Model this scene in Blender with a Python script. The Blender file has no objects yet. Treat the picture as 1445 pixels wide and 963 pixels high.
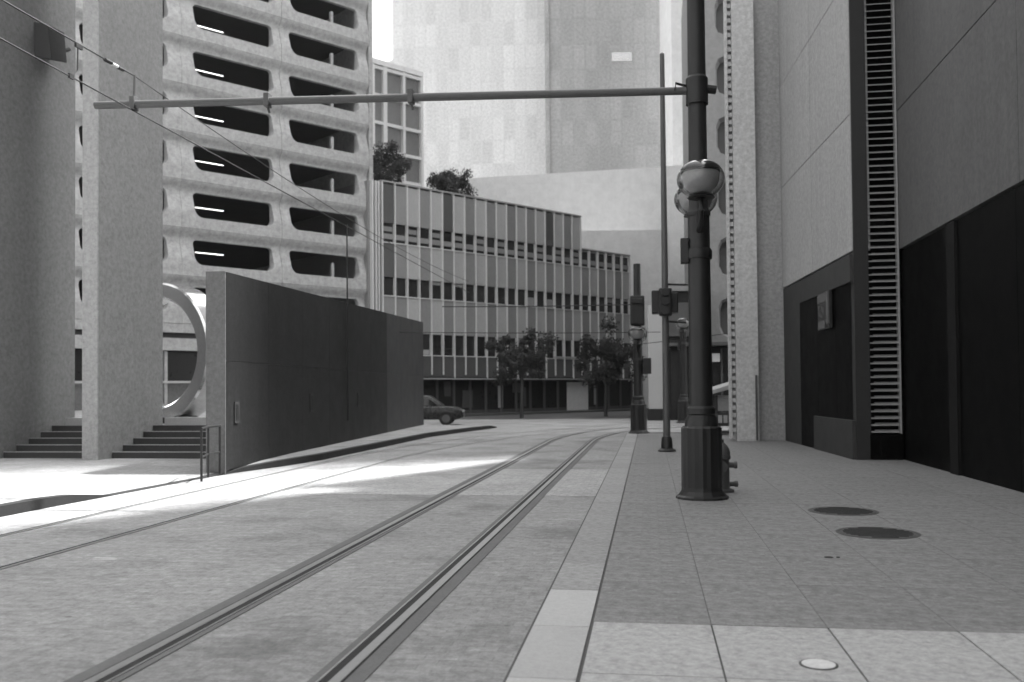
import bpy, bmesh, math, random
from mathutils import Matrix, Vector
random.seed(7)
R = math.radians
scene = bpy.context.scene
col = scene.collection

# ------------------------------------------------------------------ camera
cam_d = bpy.data.cameras.new('camera')
cam = bpy.data.objects.new('camera', cam_d); col.objects.link(cam)
cam_d.sensor_width = 36.0; cam_d.sensor_fit = 'HORIZONTAL'
cam_d.lens = 36.0 * 1300 / 1445
cam_d.shift_y = (69 - math.tan(R(1.3)) * 1300) / 1445
cam_d.dof.use_dof = True; cam_d.dof.focus_distance = 11.0; cam_d.dof.aperture_fstop = 1.6
cam_d.clip_start = 0.1; cam_d.clip_end = 3000
cam.matrix_world = (Matrix.Translation((0, 0, 1.7)) @ Matrix.Rotation(R(8.44), 4, 'Z')
                    @ Matrix.Rotation(R(91.3), 4, 'X') @ Matrix.Rotation(R(-0.5), 4, 'Z'))
scene.camera = cam

# ------------------------------------------------------------------ sky, sun, exposure
SUN_EL, SUN_AZ = 59.5, 57.2            # sun stands high, ahead and to the right
w = bpy.data.worlds.new('World'); scene.world = w; w.use_nodes = True
nt = w.node_tree; nt.nodes.clear()
sky = nt.nodes.new('ShaderNodeTexSky'); sky.sky_type = 'NISHITA'; sky.sun_disc = False
sky.sun_elevation = R(SUN_EL); sky.sun_rotation = R(SUN_AZ)
sky.air_density = 1.0; sky.dust_density = 4.0; sky.ozone_density = 1.0
bw = nt.nodes.new('ShaderNodeRGBToBW')   # the photograph is black and white
bg = nt.nodes.new('ShaderNodeBackground'); bg.inputs['Strength'].default_value = 0.15
wo = nt.nodes.new('ShaderNodeOutputWorld')
nt.links.new(sky.outputs[0], bw.inputs[0]); nt.links.new(bw.outputs[0], bg.inputs['Color'])
nt.links.new(bg.outputs[0], wo.inputs['Surface'])
sd = bpy.data.lights.new('sun', 'SUN'); sd.energy = 4.0; sd.angle = R(2.0)
sun = bpy.data.objects.new('sun', sd); col.objects.link(sun)
sdir = Vector((math.sin(R(SUN_AZ)) * math.cos(R(SUN_EL)), math.cos(R(SUN_AZ)) * math.cos(R(SUN_EL)), math.sin(R(SUN_EL))))
sun.rotation_euler = sdir.to_track_quat('Z', 'Y').to_euler()
sun.location = (20, 40, 60)
vs = scene.view_settings
vs.view_transform = 'Standard'; vs.look = 'None'; vs.gamma = 1.0; vs.use_curve_mapping = False
vs.exposure = 2.2

# ------------------------------------------------------------------ materials (all neutral greys)
def mat(name, v, rough=0.8, var=0.12, scale=1.2, grain=0.10, gscale=60.0, bump=0.0, metal=0.0, spec=0.4,
        streak=0.0, rnd=0.0, emit=None, brick=None, mott=.10, mscale=None, stain=0.0):
    m = bpy.data.materials.new(name); m.use_nodes = True
    n = m.node_tree; L = n.links.new; b = n.nodes['Principled BSDF']
    b.inputs['Roughness'].default_value = rough; b.inputs['Metallic'].default_value = metal
    b.inputs['Specular IOR Level'].default_value = spec
    tc = n.nodes.new('ShaderNodeTexCoord')
    def noise(sc, det=4, vec=None):
        t = n.nodes.new('ShaderNodeTexNoise'); t.inputs['Scale'].default_value = sc; t.inputs['Detail'].default_value = det
        L(vec or tc.outputs['Object'], t.inputs['Vector']); return t.outputs['Fac']
    def mth(op, a, bb):
        t = n.nodes.new('ShaderNodeMath'); t.operation = op
        for i, q in enumerate((a, bb)):
            if isinstance(q, (int, float)): t.inputs[i].default_value = q
            else: L(q, t.inputs[i])
        return t.outputs[0]
    f = 1.0
    big = noise(scale)
    f = mth('ADD', 1.0 - var, mth('MULTIPLY', big, 2 * var))
    if grain:
        g = noise(gscale, 2)
        f = mth('MULTIPLY', f, mth('ADD', 1.0 - grain, mth('MULTIPLY', g, 2 * grain)))
    if mott:                                  # blotchy aggregate, contrast stretched
        t = n.nodes.new('ShaderNodeTexNoise'); t.inputs['Scale'].default_value = mscale or gscale * .3
        t.inputs['Detail'].default_value = 8; t.inputs['Roughness'].default_value = .78
        L(tc.outputs['Object'], t.inputs['Vector'])
        q = mth('MULTIPLY', mth('SUBTRACT', t.outputs['Fac'], .5), 5.0 * mott)
        f = mth('MULTIPLY', f, mth('ADD', 1.0, q))
    if stain:                                 # irregular dark patches and small gum spots
        a = n.nodes.new('ShaderNodeMapRange'); a.inputs['From Min'].default_value = .50; a.inputs['From Max'].default_value = .68
        a.inputs['To Min'].default_value = 0.0; a.inputs['To Max'].default_value = stain
        L(noise(.62, 7), a.inputs['Value'])
        f = mth('MULTIPLY', f, mth('SUBTRACT', 1.0, a.outputs[0]))
        vo = n.nodes.new('ShaderNodeTexVoronoi'); vo.inputs['Scale'].default_value = 1.9
        L(tc.outputs['Object'], vo.inputs['Vector'])
        d = n.nodes.new('ShaderNodeMapRange'); d.inputs['From Min'].default_value = .035; d.inputs['From Max'].default_value = .06
        d.inputs['To Min'].default_value = .62; d.inputs['To Max'].default_value = 1.0
        L(vo.outputs['Distance'], d.inputs['Value'])
        f = mth('MULTIPLY', f, d.outputs[0])
    if streak:
        mp = n.nodes.new('ShaderNodeMapping'); mp.inputs['Scale'].default_value = (5.0, 5.0, 0.12)
        L(tc.outputs['Object'], mp.inputs['Vector'])
        s = noise(1.0, 5, mp.outputs[0])
        f = mth('MULTIPLY', f, mth('ADD', 1.0 - streak, mth('MULTIPLY', s, 2 * streak)))
    if rnd:
        oi = n.nodes.new('ShaderNodeObjectInfo')
        f = mth('MULTIPLY', f, mth('ADD', 1.0 - rnd, mth('MULTIPLY', oi.outputs['Random'], 2 * rnd)))
    bh = None
    if brick:
        bt = n.nodes.new('ShaderNodeTexBrick')
        if len(brick) > 4:                    # wall: courses run along the face, heights along Z
            sx = n.nodes.new('ShaderNodeSeparateXYZ'); L(tc.outputs['Object'], sx.inputs[0])
            cx_ = n.nodes.new('ShaderNodeCombineXYZ'); L(mth('ADD', sx.outputs[0], sx.outputs[1]), cx_.inputs[0]); L(sx.outputs[2], cx_.inputs[1])
            L(cx_.outputs[0], bt.inputs['Vector']); bt.offset = 0.0
        else: L(tc.outputs['Object'], bt.inputs['Vector'])
        bt.inputs['Scale'].default_value = 1.0
        bt.inputs['Brick Width'].default_value = brick[0]; bt.inputs['Row Height'].default_value = brick[1]
        bt.inputs['Mortar Size'].default_value = brick[2]; bt.inputs['Mortar Smooth'].default_value = 0.4
        bt.inputs['Color1'].default_value = (1, 1, 1, 1); bt.inputs['Color2'].default_value = (.82, .82, .82, 1)
        bt.inputs['Mortar'].default_value = (brick[3],) * 3 + (1,)
        rb = n.nodes.new('ShaderNodeRGBToBW'); L(bt.outputs['Color'], rb.inputs[0])
        f = mth('MULTIPLY', f, rb.outputs[0]); bh = bt.outputs['Fac']
    fin = mth('MULTIPLY', v, f)
    cc = n.nodes.new('ShaderNodeCombineColor')
    for i in range(3): L(fin, cc.inputs[i])
    L(cc.outputs[0], b.inputs['Base Color'])
    rr = mth('ADD', rough - 0.08, mth('MULTIPLY', noise(scale * 3), 0.16)); L(rr, b.inputs['Roughness'])
    if bump:
        bp = n.nodes.new('ShaderNodeBump'); bp.inputs['Strength'].default_value = bump; bp.inputs['Distance'].default_value = 0.01
        h = noise(gscale * 0.6, 4)
        if bh is not None: h = mth('SUBTRACT', h, mth('MULTIPLY', bh, 1.0))
        L(h, bp.inputs['Height']); L(bp.outputs[0], b.inputs['Normal'])
    if emit:
        b.inputs['Emission Color'].default_value = (1, 1, 1, 1); b.inputs['Emission Strength'].default_value = emit
    return m

def glass_mat(name):
    m = bpy.data.materials.new(name); m.use_nodes = True
    b = m.node_tree.nodes['Principled BSDF']
    b.inputs['Base Color'].default_value = (.62, .62, .62, 1); b.inputs['Roughness'].default_value = 0.04
    b.inputs['Transmission Weight'].default_value = 1.0; b.inputs['IOR'].default_value = 1.45
    tx = m.node_tree.nodes.new('ShaderNodeTexNoise'); tx.inputs['Scale'].default_value = 9
    mr = m.node_tree.nodes.new('ShaderNodeMapRange'); mr.inputs['To Min'].default_value = .02; mr.inputs['To Max'].default_value = .12
    m.node_tree.links.new(tx.outputs['Fac'], mr.inputs['Value']); m.node_tree.links.new(mr.outputs[0], b.inputs['Roughness'])
    return m

M = {}
M['road'] = mat('road_pavers', .265, .85, .30, .30, .24, 45, .5, brick=(.22, .11, .008, .84), mott=.40, mscale=11, stain=.34)
M['asphalt'] = mat('asphalt', .075, .9, .15, .4, .2, 60, .4)
M['cross'] = mat('crosswalk_pavers', .36, .85, .12, .9, .22, 45, .5, brick=(.24, .12, .01, .74), mott=.38, mscale=11, stain=.15)
M['ground'] = mat('ground', .20, .9, .15, .3)
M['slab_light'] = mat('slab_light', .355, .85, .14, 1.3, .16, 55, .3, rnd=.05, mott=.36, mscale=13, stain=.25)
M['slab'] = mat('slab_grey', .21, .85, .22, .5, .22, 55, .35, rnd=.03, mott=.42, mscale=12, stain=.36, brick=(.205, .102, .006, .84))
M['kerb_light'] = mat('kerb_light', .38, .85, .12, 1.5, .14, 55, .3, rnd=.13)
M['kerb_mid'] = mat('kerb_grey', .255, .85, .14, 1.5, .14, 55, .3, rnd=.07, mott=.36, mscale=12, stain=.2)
M['joint'] = mat('joint_sand', .075, .95, .2, 4)
M['pave_left'] = mat('pavement_left', .28, .85, .14, .8, .16, 50, .3, mott=.34, mscale=10, stain=.2, brick=(.6, .6, .008, .7))
M['kerb_dark'] = mat('kerb_shade_dark', .010, .8, .2, 2, .2, 60, .3)  # shade of the left kerb face put into the colour; sun falls on it
M['rail_bed'] = mat('rail_bed', .115, .85, .18, 3, .2, 60, .3)
M['rail_groove'] = mat('rail_groove', .022, .9, .2, 5)
M['rail_steel'] = mat('rail_steel', .34, .42, .12, 4, .15, 80, 0, metal=.8)
M['iron'] = mat('cast_iron', .055, .6, .2, 6, .2, 70, .4)
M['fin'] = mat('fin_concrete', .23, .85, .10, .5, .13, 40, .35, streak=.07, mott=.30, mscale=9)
M['fin_end'] = mat('fin_concrete_lit_end', .33, .85, .08, .7, .12, 40, .3, streak=.08, mott=.30, mscale=9)  # paler copy of the fin concrete, skylight on the end face put into colour
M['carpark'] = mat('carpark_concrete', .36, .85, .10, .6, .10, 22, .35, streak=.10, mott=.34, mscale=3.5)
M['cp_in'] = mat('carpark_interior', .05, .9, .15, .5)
M['tube'] = mat('lit_tube', .8, .5, emit=.9)
M['granite_wall'] = mat('dark_wall_granite', .020, .5, .3, .6, .25, 50, .2, rnd=.10, spec=.12, mott=.5, mscale=8, streak=.25)
M['granite_mid'] = mat('dark_wall_granite_sheen', .030, .5, .2, .6, .25, 50, .2, rnd=.06, spec=.35)  # paler base for the far panels, stands in for reflected sky
M['wall_end'] = mat('wall_end_concrete', .13, .85, .15, .8, .12, 50, .3, streak=.1, mott=.30, mscale=9)
M['step'] = mat('stair_stone', .045, .85, .15, 2, .2, 50, .3)
M['nosing'] = mat('stair_nosing', .30, .8, .2, 2)
M['land'] = mat('landing_edge', .42, .8, .1, 2)
M['ring'] = mat('polished_ring', .80, .17, .05, 2, 0.04, 40, 0, metal=.95)
M['mull'] = mat('mullion_white', .62, .6, .06, 2, .05)
M['sp_l'] = mat('spandrel_light', .38, .55, .08, 1.2, .1, 30, 0, rnd=.07)
M['sp_m'] = mat('spandrel_mid', .235, .5, .08, 1.2, .1, 30, 0, rnd=.07)
M['sp_d'] = mat('spandrel_dark', .085, .4, .1, 1.2, .1, 30, 0, rnd=.1)
M['pane'] = mat('window_glass', .022, .22, .2, 1.5, 0, spec=.3, rnd=.35)
M['blind'] = mat('blind_cloth', .33, .8, .1, 4, rnd=.2)
M['shop'] = mat('shop_glass', .018, .3, .2, 1.5, 0, spec=.3, rnd=.3)
M['shop_frame'] = mat('shop_frame', .10, .6, .15, 3)
M['poster'] = mat('poster_paper', .78, .7, .10, 3)
M['canopy'] = mat('canopy_metal', .28, .6, .1, 2)
M['white'] = mat('white_render', .84, .8, .08, .12, .05, 6, 0, streak=.05, mott=.12, mscale=1.0)
M['tower_a'] = mat('tower_pale', .84, .7, .10, .08, .05, 4, 0, brick=(1.6, 3.4, .14, .90, 'v'), mott=.26, mscale=3.0, streak=.06)
M['tower_b'] = mat('tower_grey', .44, .7, .16, .10, .07, 4, 0, brick=(1.6, 3.4, .16, .87, 'v'), mott=.30, mscale=3.0, streak=.08)
M['gridglass'] = mat('grid_glass', .22, .4, .2, .3, .1, 6, 0, rnd=.12)
M['gridframe'] = mat('grid_frame', .78, .6, .05, 1)
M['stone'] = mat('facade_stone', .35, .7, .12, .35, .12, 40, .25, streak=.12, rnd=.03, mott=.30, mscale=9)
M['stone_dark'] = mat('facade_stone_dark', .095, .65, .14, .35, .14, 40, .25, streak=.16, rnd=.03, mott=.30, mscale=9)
M['black'] = mat('black_granite', .004, .45, .25, .8, .25, 40, .1, spec=.03, rnd=.1)
M['black_soft'] = mat('black_pilaster', .011, .6, .2, .8, .2, 40, .1, spec=.08)
M['black_matt'] = mat('dark_return', .026, .7, .15, .6, .15, 40, .2)
M['plinth'] = mat('grey_plinth', .036, .7, .15, .8, .15, 40, .2)
M['slat'] = mat('louvre_slat', .30, .6, .1, 3, .08, 40, 0, rnd=.06)
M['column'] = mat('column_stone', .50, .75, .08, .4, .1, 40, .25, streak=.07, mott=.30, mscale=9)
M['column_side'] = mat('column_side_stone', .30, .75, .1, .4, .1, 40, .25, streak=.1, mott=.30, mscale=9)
M['corner'] = mat('corner_concrete', .24, .8, .1, .3, .1, 20, .2, streak=.06, mott=.18, mscale=3)
M['corner_dark'] = mat('corner_opening', .07, .6, .2, .5)
M['podium'] = mat('podium_dark', .011, .5, .25, .6, .2, 12, 0)
M['podium_grey'] = mat('podium_grey', .08, .6, .2, .6, .2, 12, 0)
M['pier_white'] = mat('pier_pale', .42, .8, .08, .6)
M['post'] = mat('post_paint', .015, .45, .2, 3, .2, 60, .15, spec=.4)
M['pole'] = mat('pole_galvanised', .10, .5, .15, 3, .1, 60, 0, metal=.3)
M['signal'] = mat('signal_housing', .014, .5, .2, 5)
M['lens'] = mat('signal_lens', .03, .25, .1, 8)
M['glass'] = glass_mat('globe_glass')
M['reflector'] = mat('lamp_refractor', .80, .35, .04, 8)
M['hyd'] = mat('hydrant_paint', .085, .5, .2, 7, .2, 60, .2)
M['wire'] = mat('wire_black', .02, .6, .1, 5)
M['arm'] = mat('bracket_arm', .075, .5, .15, 3, .1)
M['insul'] = mat('insulator_white', .6, .4, .1, 8)
M['flood'] = mat('floodlight_box', .03, .6, .15, 4)
M['leaf'] = mat('leaves', .035, .8, .35, 1.6, .2, 20, 0)
M['leaf_dk'] = mat('leaves_street', .030, .8, .35, 1.6, .2, 20, 0)
M['bark'] = mat('bark', .05, .9, .2, 6)
M['carpaint'] = mat('car_paint', .016, .28, .1, 2, 0, spec=.5)
M['carglass'] = mat('car_glass', .012, .1, .1, 2, 0, spec=.6)
M['tyre'] = mat('tyre_rubber', .015, .9, .1, 6)
M['chrome'] = mat('chrome_trim', .5, .25, .05, 5, 0, metal=.9)
M['kiosk'] = mat('kiosk_pale', .40, .7, .12, 4)
M['kiosk_dk'] = mat('kiosk_dark', .05, .6, .2, 4)
M['sign_l'] = mat('sign_pale', .11, .6, .2, 9)
M['sign_dk'] = mat('sign_dark', .02, .4, .2, 9)
M['valve'] = mat('valve_cover', .55, .7, .12, 20)

# ------------------------------------------------------------------ mesh helpers
class MB:
    def __init__(s): s.v = []; s.f = []
    def quadbox(s, p):                       # 8 corners, bottom ring then top ring
        o = len(s.v); s.v += [tuple(q) for q in p]
        s.f += [tuple(o + i for i in q) for q in ((3, 2, 1, 0), (4, 5, 6, 7), (0, 1, 5, 4), (1, 2, 6, 5), (2, 3, 7, 6), (3, 0, 4, 7))]
        return s
    def box(s, x0, x1, y0, y1, z0, z1):
        return s.quadbox([(x0, y0, z0), (x1, y0, z0), (x1, y1, z0), (x0, y1, z0), (x0, y0, z1), (x1, y0, z1), (x1, y1, z1), (x0, y1, z1)])
    def prism(s, poly, z0, z1):
        n = len(poly); o = len(s.v)
        s.v += [(x, y, z0) for x, y in poly] + [(x, y, z1) for x, y in poly]
        s.f.append(tuple(o + i for i in reversed(range(n)))); s.f.append(tuple(o + n + i for i in range(n)))
        for i in range(n):
            j = (i + 1) % n; s.f.append((o + i, o + j, o + n + j, o + n + i))
        return s
    def tube(s, pts, rads, n=10, cap=True):
        pts = [Vector(p) for p in pts]
        if not hasattr(rads, '__len__'): rads = [rads] * len(pts)
        o = len(s.v)
        for i, p in enumerate(pts):
            t = (pts[min(i + 1, len(pts) - 1)] - pts[max(i - 1, 0)]).normalized()
            a = Vector((0, 0, 1)) if abs(t.z) < .9 else Vector((1, 0, 0))
            u = t.cross(a).normalized(); vv = t.cross(u)
            for k in range(n):
                an = 2 * math.pi * k / n
                s.v.append(tuple(p + rads[i] * (math.cos(an) * u + math.sin(an) * vv)))
        for i in range(len(pts) - 1):
            for k in range(n):
                k2 = (k + 1) % n
                s.f.append((o + i * n + k, o + i * n + k2, o + (i + 1) * n + k2, o + (i + 1) * n + k))
        if cap:
            s.f.append(tuple(o + k for k in reversed(range(n)))); e = o + (len(pts) - 1) * n
            s.f.append(tuple(e + k for k in range(n)))
        return s
    def lathe(s, prof, n=24, c=(0, 0, 0), flute=0.0):
        o = len(s.v)
        for r, z in prof:
            for k in range(n):
                a = 2 * math.pi * k / n; rr = r * (1 - flute * (k % 2))
                s.v.append((c[0] + rr * math.cos(a), c[1] + rr * math.sin(a), c[2] + z))
        for i in range(len(prof) - 1):
            for k in range(n):
                k2 = (k + 1) % n
                s.f.append((o + i * n + k, o + i * n + k2, o + (i + 1) * n + k2, o + (i + 1) * n + k))
        s.f.append(tuple(o + k for k in reversed(range(n)))); e = o + (len(prof) - 1) * n
        s.f.append(tuple(e + k for k in range(n)))
        return s
    def mesh(s, name):
        me = bpy.data.meshes.new(name); me.from_pydata(s.v, [], s.f); me.update()
        b = bmesh.new(); b.from_mesh(me); bmesh.ops.recalc_face_normals(b, faces=b.faces); b.to_mesh(me); b.free()
        return me
    def build(s, name, m, parent=None, smooth=False, bevel=0.0, seg=2):
        me = s.mesh(name)
        if bevel:
            b = bmesh.new(); b.from_mesh(me)
            bmesh.ops.bevel(b, geom=b.edges[:] + b.verts[:], offset=bevel, segments=seg, affect='EDGES', profile=.5, clamp_overlap=True)
            b.to_mesh(me); b.free()
        me.materials.append(M[m])
        if smooth:
            for p in me.polygons: p.use_smooth = True
            if hasattr(me, 'set_sharp_from_angle'): me.set_sharp_from_angle(angle=R(35))
        return link(name, me, parent)

def link(name, me, parent=None, loc=None):
    o = bpy.data.objects.new(name, me); col.objects.link(o); o.parent = parent
    if loc: o.location = loc
    return o
def box(name, m, parent, *a, bevel=0.0): return MB().box(*a).build(name, m, parent, bevel=bevel)
def empty(name, loc=(0, 0, 0), rz=0.0):
    o = bpy.data.objects.new(name, None); col.objects.link(o); o.location = loc; o.rotation_euler = (0, 0, rz)
    o.empty_display_size = .2
    return o
def tag(o, label, cat, group=None):
    o['label'] = label; o['category'] = cat
    if group: o['group'] = group
    return o
def struct(o): o['kind'] = 'structure'; return o

def rrect(x0, x1, z0, z1, r, n=5):           # rounded rectangle, counter-clockwise from bottom-left
    pts = []
    rr = r if hasattr(r, '__len__') else (r,) * 4
    for (cx, cz, a0, q) in ((x0, z0, 180, rr[0]), (x1, z0, 270, rr[1]), (x1, z1, 0, rr[2]), (x0, z1, 90, rr[3])):
        ox = cx + q if cx == x0 else cx - q; oz = cz + q if cz == z0 else cz - q
        for k in range(n + 1):
            a = R(a0 + 90 * k / n); pts.append((ox + q * math.cos(a), oz + q * math.sin(a)))
    return pts
def holed_panel(x0, x1, z0, z1, hx0, hx1, hz0, hz1, r, depth, taper=.22, n=5, belly=0.0):
    """a cast panel with one opening; the face swells out at the sill and sinks back towards the head"""
    mb = MB()
    def loop(t):
        pts = rrect(hx0 + t * .5, hx1 - t * .5, hz0 + t * .35, hz1 - t * .2, r, n); out = []
        m = len(pts)
        for k in range(m):
            a, b = pts[k], pts[(k + 1) % m]; out.append(a)
            d = math.hypot(b[0] - a[0], b[1] - a[1])
            if (k + 1) % (n + 1) == 0:
                for q in range(1, 7): out.append((a[0] + (b[0] - a[0]) * q / 7, a[1] + (b[1] - a[1]) * q / 7))
        return out
    inner = loop(0); N = len(inner)
    cx, cz = (hx0 + hx1) / 2, (hz0 + hz1) / 2
    def outer_pt(p):
        fx = (p[0] - hx0) / (hx1 - hx0); fz = (p[1] - hz0) / (hz1 - hz0)
        e = min(fx, 1 - fx, fz, 1 - fz)
        if e == fz: return (x0 + (x1 - x0) * fx, z0)
        if e == 1 - fz: return (x0 + (x1 - x0) * fx, z1)
        if e == fx: return (x0, z0 + (z1 - z0) * fz)
        return (x1, z0 + (z1 - z0) * fz)
    outer = [outer_pt(p) for p in inner]
    for c in ((x0, z0), (x1, z0), (x1, z1), (x0, z1)):
        k = min(range(N), key=lambda i: (outer[i][0] - c[0]) ** 2 + (outer[i][1] - c[1]) ** 2); outer[k] = c
    def yf(z):
        if not belly: return 0.0
        if z > hz1: t = (z1 - z) / (z1 - hz1)
        else: t = (z - hz0 - .15) / (hz1 - hz0 - .15)
        t = min(max(t, 0), 1); return belly * t * t * (3 - 2 * t)
    rings = [[(x, depth, z) for x, z in outer]]
    for q in (1, .8, .6, .4, .2, .08, 0):
        rings.append([(a[0] + (b[0] - a[0]) * q, yf(a[1] + (b[1] - a[1]) * q), a[1] + (b[1] - a[1]) * q) for a, b in zip(inner, outer)])
    rings.append([(x, yf(z) + .07, z) for x, z in loop(.05)])
    rings.append([(x, depth, z) for x, z in loop(taper)])
    for rg in rings: mb.v += rg
    for i in range(len(rings) - 1):
        for k in range(N):
            k2 = (k + 1) % N; mb.f.append((i * N + k, i * N + k2, (i + 1) * N + k2, (i + 1) * N + k))
    return mb

# ================================================================== GROUND
struct(box('ground', 'ground', None, -300, 300, -120, 480, -.6, -.012))
struct(box('road', 'road', None, -60, 40, -12, 53, -.30, 0.0))
struct(box('cross_street', 'asphalt', None, -70, 60, 53, 90, -.30, -.004))
struct(box('crosswalk', 'cross', None, -5.9, -.86, 14.7, 19.6, -.02, .004))

# tram rails, flush with the road: bed, head and flangeway follow the curve to the right
def track_path(xc, y0, r1, y1, r2):
    pts = [(xc, y, 0.0) for y in [-6 + (y0 + 6) * k / 8 for k in range(9)]]
    a1 = math.asin((y1 - y0) / r1)
    for k in range(1, 13):
        a = a1 * k / 12; pts.append((xc + r1 - r1 * math.cos(a), y0 + r1 * math.sin(a), a))
    x, y, a = pts[-1]
    cx, cy = x + r2 * math.cos(a), y - r2 * math.sin(a)
    for k in range(1, 19):
        b = a + (math.pi / 2 - a) * k / 18; pts.append((cx - r2 * math.cos(b), cy + r2 * math.sin(b), b))
    x, y, b = pts[-1]; pts.append((x + 45, y, b))
    return pts
def ribbon(path, o0, o1, z0, z1):
    mb = MB(); n = len(path)
    for o, z in ((o0, z0), (o0, z1), (o1, z1), (o1, z0)):
        mb.v += [(x + o * math.cos(a), y - o * math.sin(a), z) for x, y, a in path]
    for q in range(4):
        q2 = (q + 1) % 4
        for i in range(n - 1): mb.f.append((q * n + i, q * n + i + 1, q2 * n + i + 1, q2 * n + i))
    mb.f.append((0, n, 2 * n, 3 * n)); mb.f.append((n - 1, 4 * n - 1, 3 * n - 1, 2 * n - 1))
    return mb
pathR = track_path(-2.55, 30.0, 30.0, 38.2, 8.0)
pathL = track_path(-7.02, 22.0, 40.0, 41.0, 9.0)
def rail(path, off, name, label, heavy):
    t = empty(name, (path[2][0] + off, path[2][1], 0)); c = Vector(t.location)
    tag(t, label, 'rail', 'tram rails')
    def rb(nm, m, a, b, z0, z1):
        mb = ribbon(path, off + a, off + b, z0, z1); mb.v = [tuple(Vector(q) - c) for q in mb.v]; mb.build(nm, m, t)
    if heavy:
        s = 1 if off > 0 else -1
        rb('bed_strip', 'rail_bed', -.165, .165, -.03, .006)
        rb('rail_head', 'rail_steel', -.035, .035, -.03, .0115)
        rb('flangeway', 'rail_groove', -.09 if s > 0 else .037, -.037 if s > 0 else .09, -.03, .0095)
        rb('guard_lip', 'rail_steel', -.108 if s > 0 else .092, -.092 if s > 0 else .108, -.03, .0110)
        rb('rubber_boot', 'rail_groove', .037 if s > 0 else -.05, .05 if s > 0 else -.037, -.03, .0095)
    else:
        rb('flangeway', 'rail_groove', -.030, .022, -.03, .006)
        rb('rail_head', 'rail_steel', .024, .075, -.03, .0085)
rail(pathR, .7175, 'tram_rail', 'heavier dark grooved rail nearest the right kerb, curving right ahead', True)
rail(pathR, -.7175, 'tram_rail', 'grooved rail in the middle of the road, second from the right kerb', True)
rail(pathL, .7175, 'tram_rail', 'thin dark rail line left of the middle, beside the sunlit patch', False)
rail(pathL, -.7175, 'tram_rail', 'faint thin rail crossing the sunlit patch, nearest the left kerb', False)

# right pavement: light and grey slabs over a bed, with a pale kerb strip
pv = struct(box('pavement_right', 'joint', None, -.86, 9.0, -6, 36.4, -.25, .004))
XJ = [-.42, .42, 1.22, 2.08, 2.94, 3.80, 4.72, 5.8]
YJ = [3.2, 4.35, 5.52, 6.74] + [6.74 + 1.42 * k for k in range(1, 21)]
slab_mesh = {}
for j in range(len(YJ) - 1):
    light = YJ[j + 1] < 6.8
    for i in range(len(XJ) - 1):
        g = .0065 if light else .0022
        wdt, dep = XJ[i + 1] - XJ[i] - 2 * g, YJ[j + 1] - YJ[j] - 2 * g
        key = (round(wdt, 3), round(dep, 3), light)
        if key not in slab_mesh:
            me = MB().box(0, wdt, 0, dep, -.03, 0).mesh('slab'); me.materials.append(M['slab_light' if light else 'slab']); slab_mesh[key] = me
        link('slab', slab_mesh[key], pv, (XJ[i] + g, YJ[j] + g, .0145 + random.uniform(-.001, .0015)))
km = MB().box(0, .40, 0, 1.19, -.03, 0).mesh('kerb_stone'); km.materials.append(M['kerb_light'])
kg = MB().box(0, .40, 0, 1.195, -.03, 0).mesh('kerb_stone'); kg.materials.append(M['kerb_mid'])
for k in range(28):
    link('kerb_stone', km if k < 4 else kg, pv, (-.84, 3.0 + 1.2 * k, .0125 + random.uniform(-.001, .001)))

# left pavement: kerb with a dropped stretch, loft along Y
KY = [(-8, -8.95, 1), (5, -8.93, 1), (12.6, -8.9, 1), (13.2, -8.88, .85), (14.2, -8.84, .06), (15.5, -8.8, .06), (17.4, -8.75, .06),
      (18.6, -8.62, .55), (20, -8.3, .9), (22, -8.05, 1), (26, -8.0, 1), (33, -7.95, 1), (37, -7.4, 1), (40, -6.9, .9), (41, -6.8, .3), (41.6, -7.4, .1)]
def loft(sections, name, m, parent=None):
    mb = MB(); n = len(sections[0])
    for s in sections: mb.v += s
    for i in range(len(sections) - 1):
        for k in range(n - 1): mb.f.append((i * n + k, i * n + k + 1, (i + 1) * n + k + 1, (i + 1) * n + k))
    return mb.build(name, m, parent)
pl = struct(loft([[(x - .16, y, .15 * d + .004), (x - 1.6, y, .15 * d * .4 + .09 + .004), (x - 3.0, y, .154), (-70, y, .154)] for y, x, d in KY], 'pavement_left', 'pave_left'))
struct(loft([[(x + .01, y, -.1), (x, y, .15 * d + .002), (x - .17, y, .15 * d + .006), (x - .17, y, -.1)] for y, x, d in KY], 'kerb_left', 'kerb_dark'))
struct(MB().prism([(-70, 22.76), (-9.4, 22.76), (-10.55, 40.4), (-14, 43), (-30, 43), (-70, 43)], .1, .86).build('plaza', 'pave_left'))

# ================================================================== RIGHT: stone building
rb_ = tag(empty('stone_building', (4.72, 22.3, 0)), 'tall stone clad building with black polished base and louvred step, right side', 'building')
def rbx(name, m, *a, bevel=0): 
    x0, x1, y0, y1, z0, z1 = a
    return box(name, m, rb_, x0 - 4.72, x1 - 4.72, y0 - 22.3, y1 - 22.3, z0, z1, bevel=bevel)
rbx('core', 'black_matt', 6.2, 30, -14, 19.7, 0, 28)
rbx('core', 'black_matt', 6.2, 30, 19.705, 22.6, 0, 20.89)
rbx('core', 'black_matt', 4.95, 30, 22.605, 35.7, 0, 16.2)
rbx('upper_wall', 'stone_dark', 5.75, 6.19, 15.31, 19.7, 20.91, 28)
def sloped(x0, x1, y0, y1, zb0, zb1, zt0, zt1):
    a = [(x0, y0, zb0), (x1, y0, zb0), (x1, y1, zb1), (x0, y1, zb1), (x0, y0, zt0), (x1, y0, zt0), (x1, y1, zt1), (x0, y1, zt1)]
    MB().quadbox([(x - 4.72, y - 22.3, z) for x, y, z in a]).build('shade_slope', 'stone_dark', rb_)  # unseen roof slope, added to smooth the edge of the sun patch
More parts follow.
